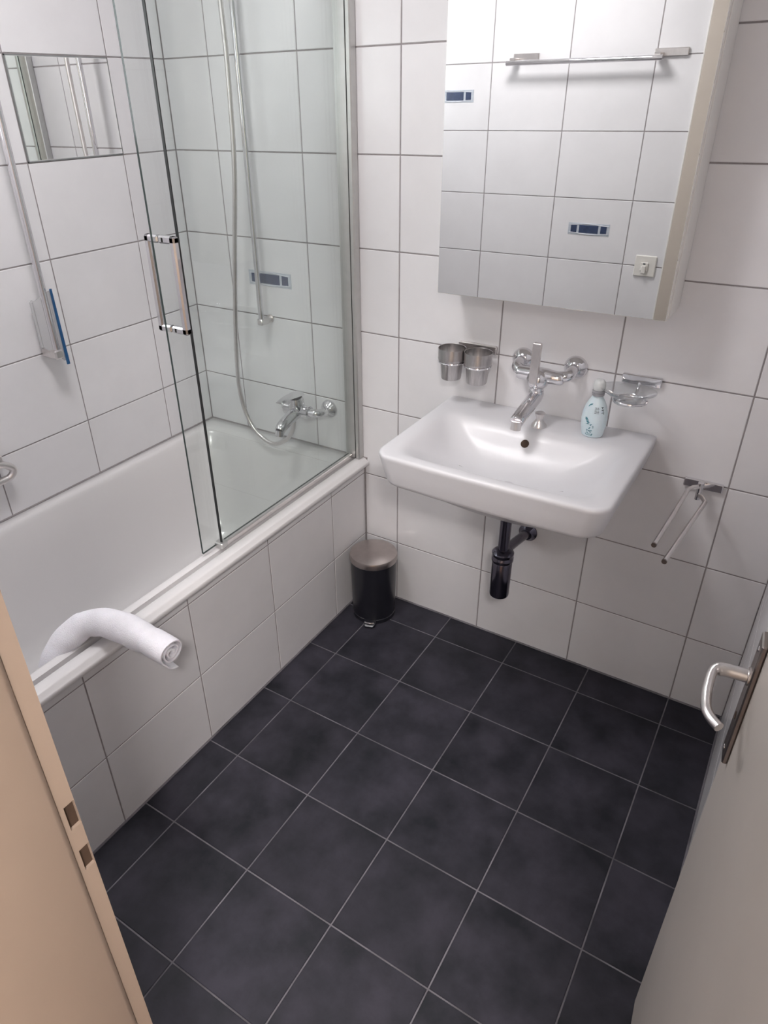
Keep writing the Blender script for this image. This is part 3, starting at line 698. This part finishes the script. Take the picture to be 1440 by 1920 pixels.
for i in range(34):
    patch(mb, A0-0.35+rr.uniform(-0.30, 0.32), 0.008+rr.random()**1.3*0.034, rr.uniform(.0025, .0055), rr.uniform(.0015, .003), rr.uniform(0, PI), leaf=True)
mb.build('flower_print', M_TEAL, sbt, 0)['kind'] = 'stuff'

# tumblers and their holder
th = thing('tumbler_holder', 'chrome double ring holder on the wall left of the tap', 'holder', (0.40, 0, 1.02))
MB().bbox((0.345, -0.012, 1.018), (0.465, -0.0008, 1.040), 0.002).build('wall_bar', M_SATIN, th, 30)
TC = [(0.3525, -0.068), (0.4345, -0.068)]
for x, y in TC:
    mb = MB(); pts = [(x+0.0375*math.cos(2*PI*i/36), y+0.0375*math.sin(2*PI*i/36), 0.998) for i in range(37)]
    mb.tube(pts, 0.0032, 8); mb.build('ring', M_CHROME, th)
mb = MB(); mb.tube(smooth_path([(0.395, -0.010, 1.026), (0.395, -0.024, 1.015), (0.3935, -0.045, 0.999), (0.3935, -0.068, 0.998)], 4), 0.004, 10); mb.build('bracket', M_CHROME, th)
def tumbler(x, y, label):
    tb = thing('tumbler', label, 'tumbler', (x, y, 0.946), 'steel tooth tumblers in the wall holder')
    mb = MB(); mb.lathe([(0.0275, 0.0), (0.0290, 0.002), (0.0335, 0.050), (0.0337, 0.0515), (0.0395, 0.0575), (0.0405, 0.062), (0.0395, 0.066), (0.0405, 0.090), (0.0402, 0.0915), (0.0392, 0.0905), (0.0385, 0.060), (0.0322, 0.050), (0.0275, 0.004), (0.004, 0.0035)], (x, y, 0.946), n=40)
    mb.build('cup', M_BRUSH, tb, 35)
tumbler(*TC[0], 'brushed steel tumbler, the left one of the pair on the wall')
tumbler(*TC[1], 'brushed steel tumbler, the right one of the pair, nearer the tap')

# soap dish
sh = thing('soap_dish_holder', 'chrome soap dish holder on the wall right of the bottle', 'holder', (0.872, 0, 1.0))
mb = MB(); mb.bbox((0.822, -0.012, 1.000), (0.922, -0.0008, 1.026), 0.002); mb.build('wall_bar', M_CHROME, sh, 30)
mb = MB(); mb.tube([(0.865+0.040*math.cos(2*PI*i/36), -0.070+0.036*math.sin(2*PI*i/36), 0.978) for i in range(37)], 0.0032, 8)
mb.tube(smooth_path([(0.868, -0.010, 1.006), (0.868, -0.020, 0.990), (0.867, -0.034, 0.979)], 4), 0.004, 10); mb.build('ring', M_CHROME, sh)
sd = thing('soap_dish', 'clear glass oval soap dish held by the chrome holder', 'soap dish', (0.865, -0.07, 0.962))
mb = MB(); mb.lathe([(0.020, 0.0), (0.030, 0.001), (0.035, 0.006), (0.038, 0.016), (0.050, 0.024), (0.066, 0.034), (0.071, 0.038), (0.071, 0.041), (0.066, 0.0395), (0.050, 0.029), (0.036, 0.022), (0.033, 0.012), (0.028, 0.006), (0.004, 0.005)], (0.855, -0.072, 0.966), n=44, sx=1.0, sy=0.72)
for j in range(-2, 3):
    hw_ = math.sqrt(max(0, 0.026**2-(j*0.009)**2)); mb.tube([(0.855-hw_, -0.072+j*0.008, 0.9735), (0.855+hw_, -0.072+j*0.008, 0.9735)], 0.0018, 8)
mb.build('dish', M_THING, sd, 40)

# towel arms
ta = thing('swivel_towel_holder', 'chrome wall bracket with two swivelling towel arms right of the basin', 'towel rail', (1.075, 0, 0.76))
MB().bbox((1.027, -0.011, 0.745), (1.124, -0.0008, 0.770), 0.0025).build('wall_plate', M_CHROME, ta, 30)
mb = MB(); mb.bbox((1.063, -0.034, 0.752), (1.079, -0.010, 0.768), 0.002); mb.cyl((1.071, -0.034, 0.727), (1.071, -0.034, 0.775), 0.0068, n=16); mb.build('pivot', M_CHROME, ta, 30)
def arm(pts):
    mb = MB(); P = [Vector(p) for p in pts]
    mb.tube(P, 0.006, 10); return mb.build('arm', M_SATIN, ta, 30)
arm([(1.071, -0.034, 0.764), (1.056, -0.046, 0.764), (1.047, -0.062, 0.762), (1.040, -0.20, 0.757), (1.030, -0.356, 0.752)])
arm([(1.071, -0.034, 0.742), (1.086, -0.052, 0.741), (1.094, -0.068, 0.740), (1.079, -0.22, 0.738), (1.063, -0.388, 0.736)])
for p, q in (((1.030, -0.3565, 0.752), (1.0297, -0.361, 0.752)), ((1.063, -0.3885, 0.736), (1.0626, -0.393, 0.736))):
    MB().cyl(p, q, 0.0062, n=14).build('end_cap', M_PLATE, ta)

# ------------------------------------------------------------------ mirror cabinet
mc = thing('mirror_cabinet', 'white mirror cabinet hung above the basin', 'cabinet', (0.625, 0, 1.20))
CZ0, CZ1 = 1.203, 1.93
MB().bbox((0.329, -0.112, CZ0+0.003), (0.9235, -0.0008, CZ1), 0.0015).build('body', M_FRAMEW, mc, 0)
dm = MB().bbox((0.3285, -0.128, CZ0), (0.9215, -0.1135, CZ1), 0.001).build('mirror_door', M_FRAMEW, mc, 0)
MB().bbox((0.330, -0.1300, CZ0+0.0015), (0.920, -0.1285, CZ1-0.002), 0.0006).build('mirror_glass', M_MIRROR, dm, 0)

# ------------------------------------------------------------------ pedal bin
pb = thing('pedal_bin', 'small black pedal bin with steel lid in the corner by the tub', 'bin', (0.108, -0.12, 0))
PX, PY = 0.104, -0.114; pdir = Vector((0.36, -0.93, 0)).normalized()
MB().lathe([(0.076, 0.0005), (0.079, 0.002), (0.079, 0.016), (0.077, 0.018), (0.0775, 0.022), (0.0825, 0.235), (0.0825, 0.242)], (PX, PY, 0), n=48).build('body', M_BLACK, pb)
MB().lathe([(0.0845, 0.2425), (0.0860, 0.244), (0.0860, 0.260), (0.0835, 0.266), (0.070, 0.2710), (0.045, 0.275), (0.015, 0.277)], (PX, PY, 0), n=48).build('lid', M_LID, pb)
c0 = Vector((PX, PY, 0))
mb = MB(); Rg = []
for t, wd, z0_, z1_ in ((0.074, 0.022, 0.004, 0.018), (0.090, 0.022, 0.004, 0.018), (0.100, 0.019, 0.003, 0.014), (0.106, 0.013, 0.003, 0.010)):
    sdv = Vector((-pdir.y, pdir.x, 0)); p = c0+pdir*t
    Rg.append([p-sdv*wd+Vector((0, 0, z0_)), p+sdv*wd+Vector((0, 0, z0_)), p+sdv*wd+Vector((0, 0, z1_)), p-sdv*wd+Vector((0, 0, z1_))])
pd = mb.rings(Rg).build('pedal', M_BLACK, pb, 30)
sdv = Vector((-pdir.y, pdir.x, 0))
mb = MB(); mb.tube([tuple(c0+pdir*(0.094+0.006*math.cos(u*1.3))+sdv*(0.017*u)+Vector((0, 0, 0.0205))) for u in (-1, -.6, -.2, .2, .6, 1)], 0.0030, 8); mb.build('pedal_trim', M_CHROME, pd)

# ------------------------------------------------------------------ things on the wall behind the camera (seen in the mirror)
tl = thing('towel_rail', 'chrome towel rail on the opposite wall, seen in the mirror', 'towel rail', (0.2, YO, 1.79))
MB().bbox((0.445, YO+0.0008, 1.776), (0.568, YO+0.012, 1.803), 0.002).build('wall_plate', M_SATIN, tl, 30)
MB().bbox((-0.120, YO+0.0008, 1.782), (-0.010, YO+0.012, 1.808), 0.002).build('wall_plate', M_SATIN, tl, 30)
mb = MB(); mb.bbox((0.455, YO+0.011, 1.768), (0.482, YO+0.062, 1.790), 0.003); mb.build('post', M_SATIN, tl, 30)
mb = MB(); mb.bbox((-0.118, YO+0.011, 1.770), (-0.091, YO+0.062, 1.792), 0.003); mb.build('post', M_SATIN, tl, 30)
MB().cyl((-0.130, YO+0.058, 1.774), (0.488, YO+0.058, 1.772), 0.0095, n=20).build('bar', M_CHROME, tl)
sw = thing('light_switch', 'square white light switch on the opposite wall, seen in the mirror', 'switch', (0.548, YO, 1.017))
MB().bbox((0.504, YO+0.0003, 0.975), (0.592, YO+0.008, 1.061), 0.003).build('plate', M_SWITCH, sw, 30)
MB().bbox((0.530, YO+0.0075, 0.998), (0.562, YO+0.015, 1.034), 0.002).build('rocker', M_SWITCH, sw, 30)
MB().bbox((0.537, YO+0.0145, 0.990), (0.555, YO+0.022, 1.022), 0.002).build('knob', M_SWITCH, sw, 30)
MB().bbox((0.541, YO+0.0148, 1.026), (0.551, YO+0.0165, 1.031), 0.0005).build('pilot_mark', M_INK, sw, 0)
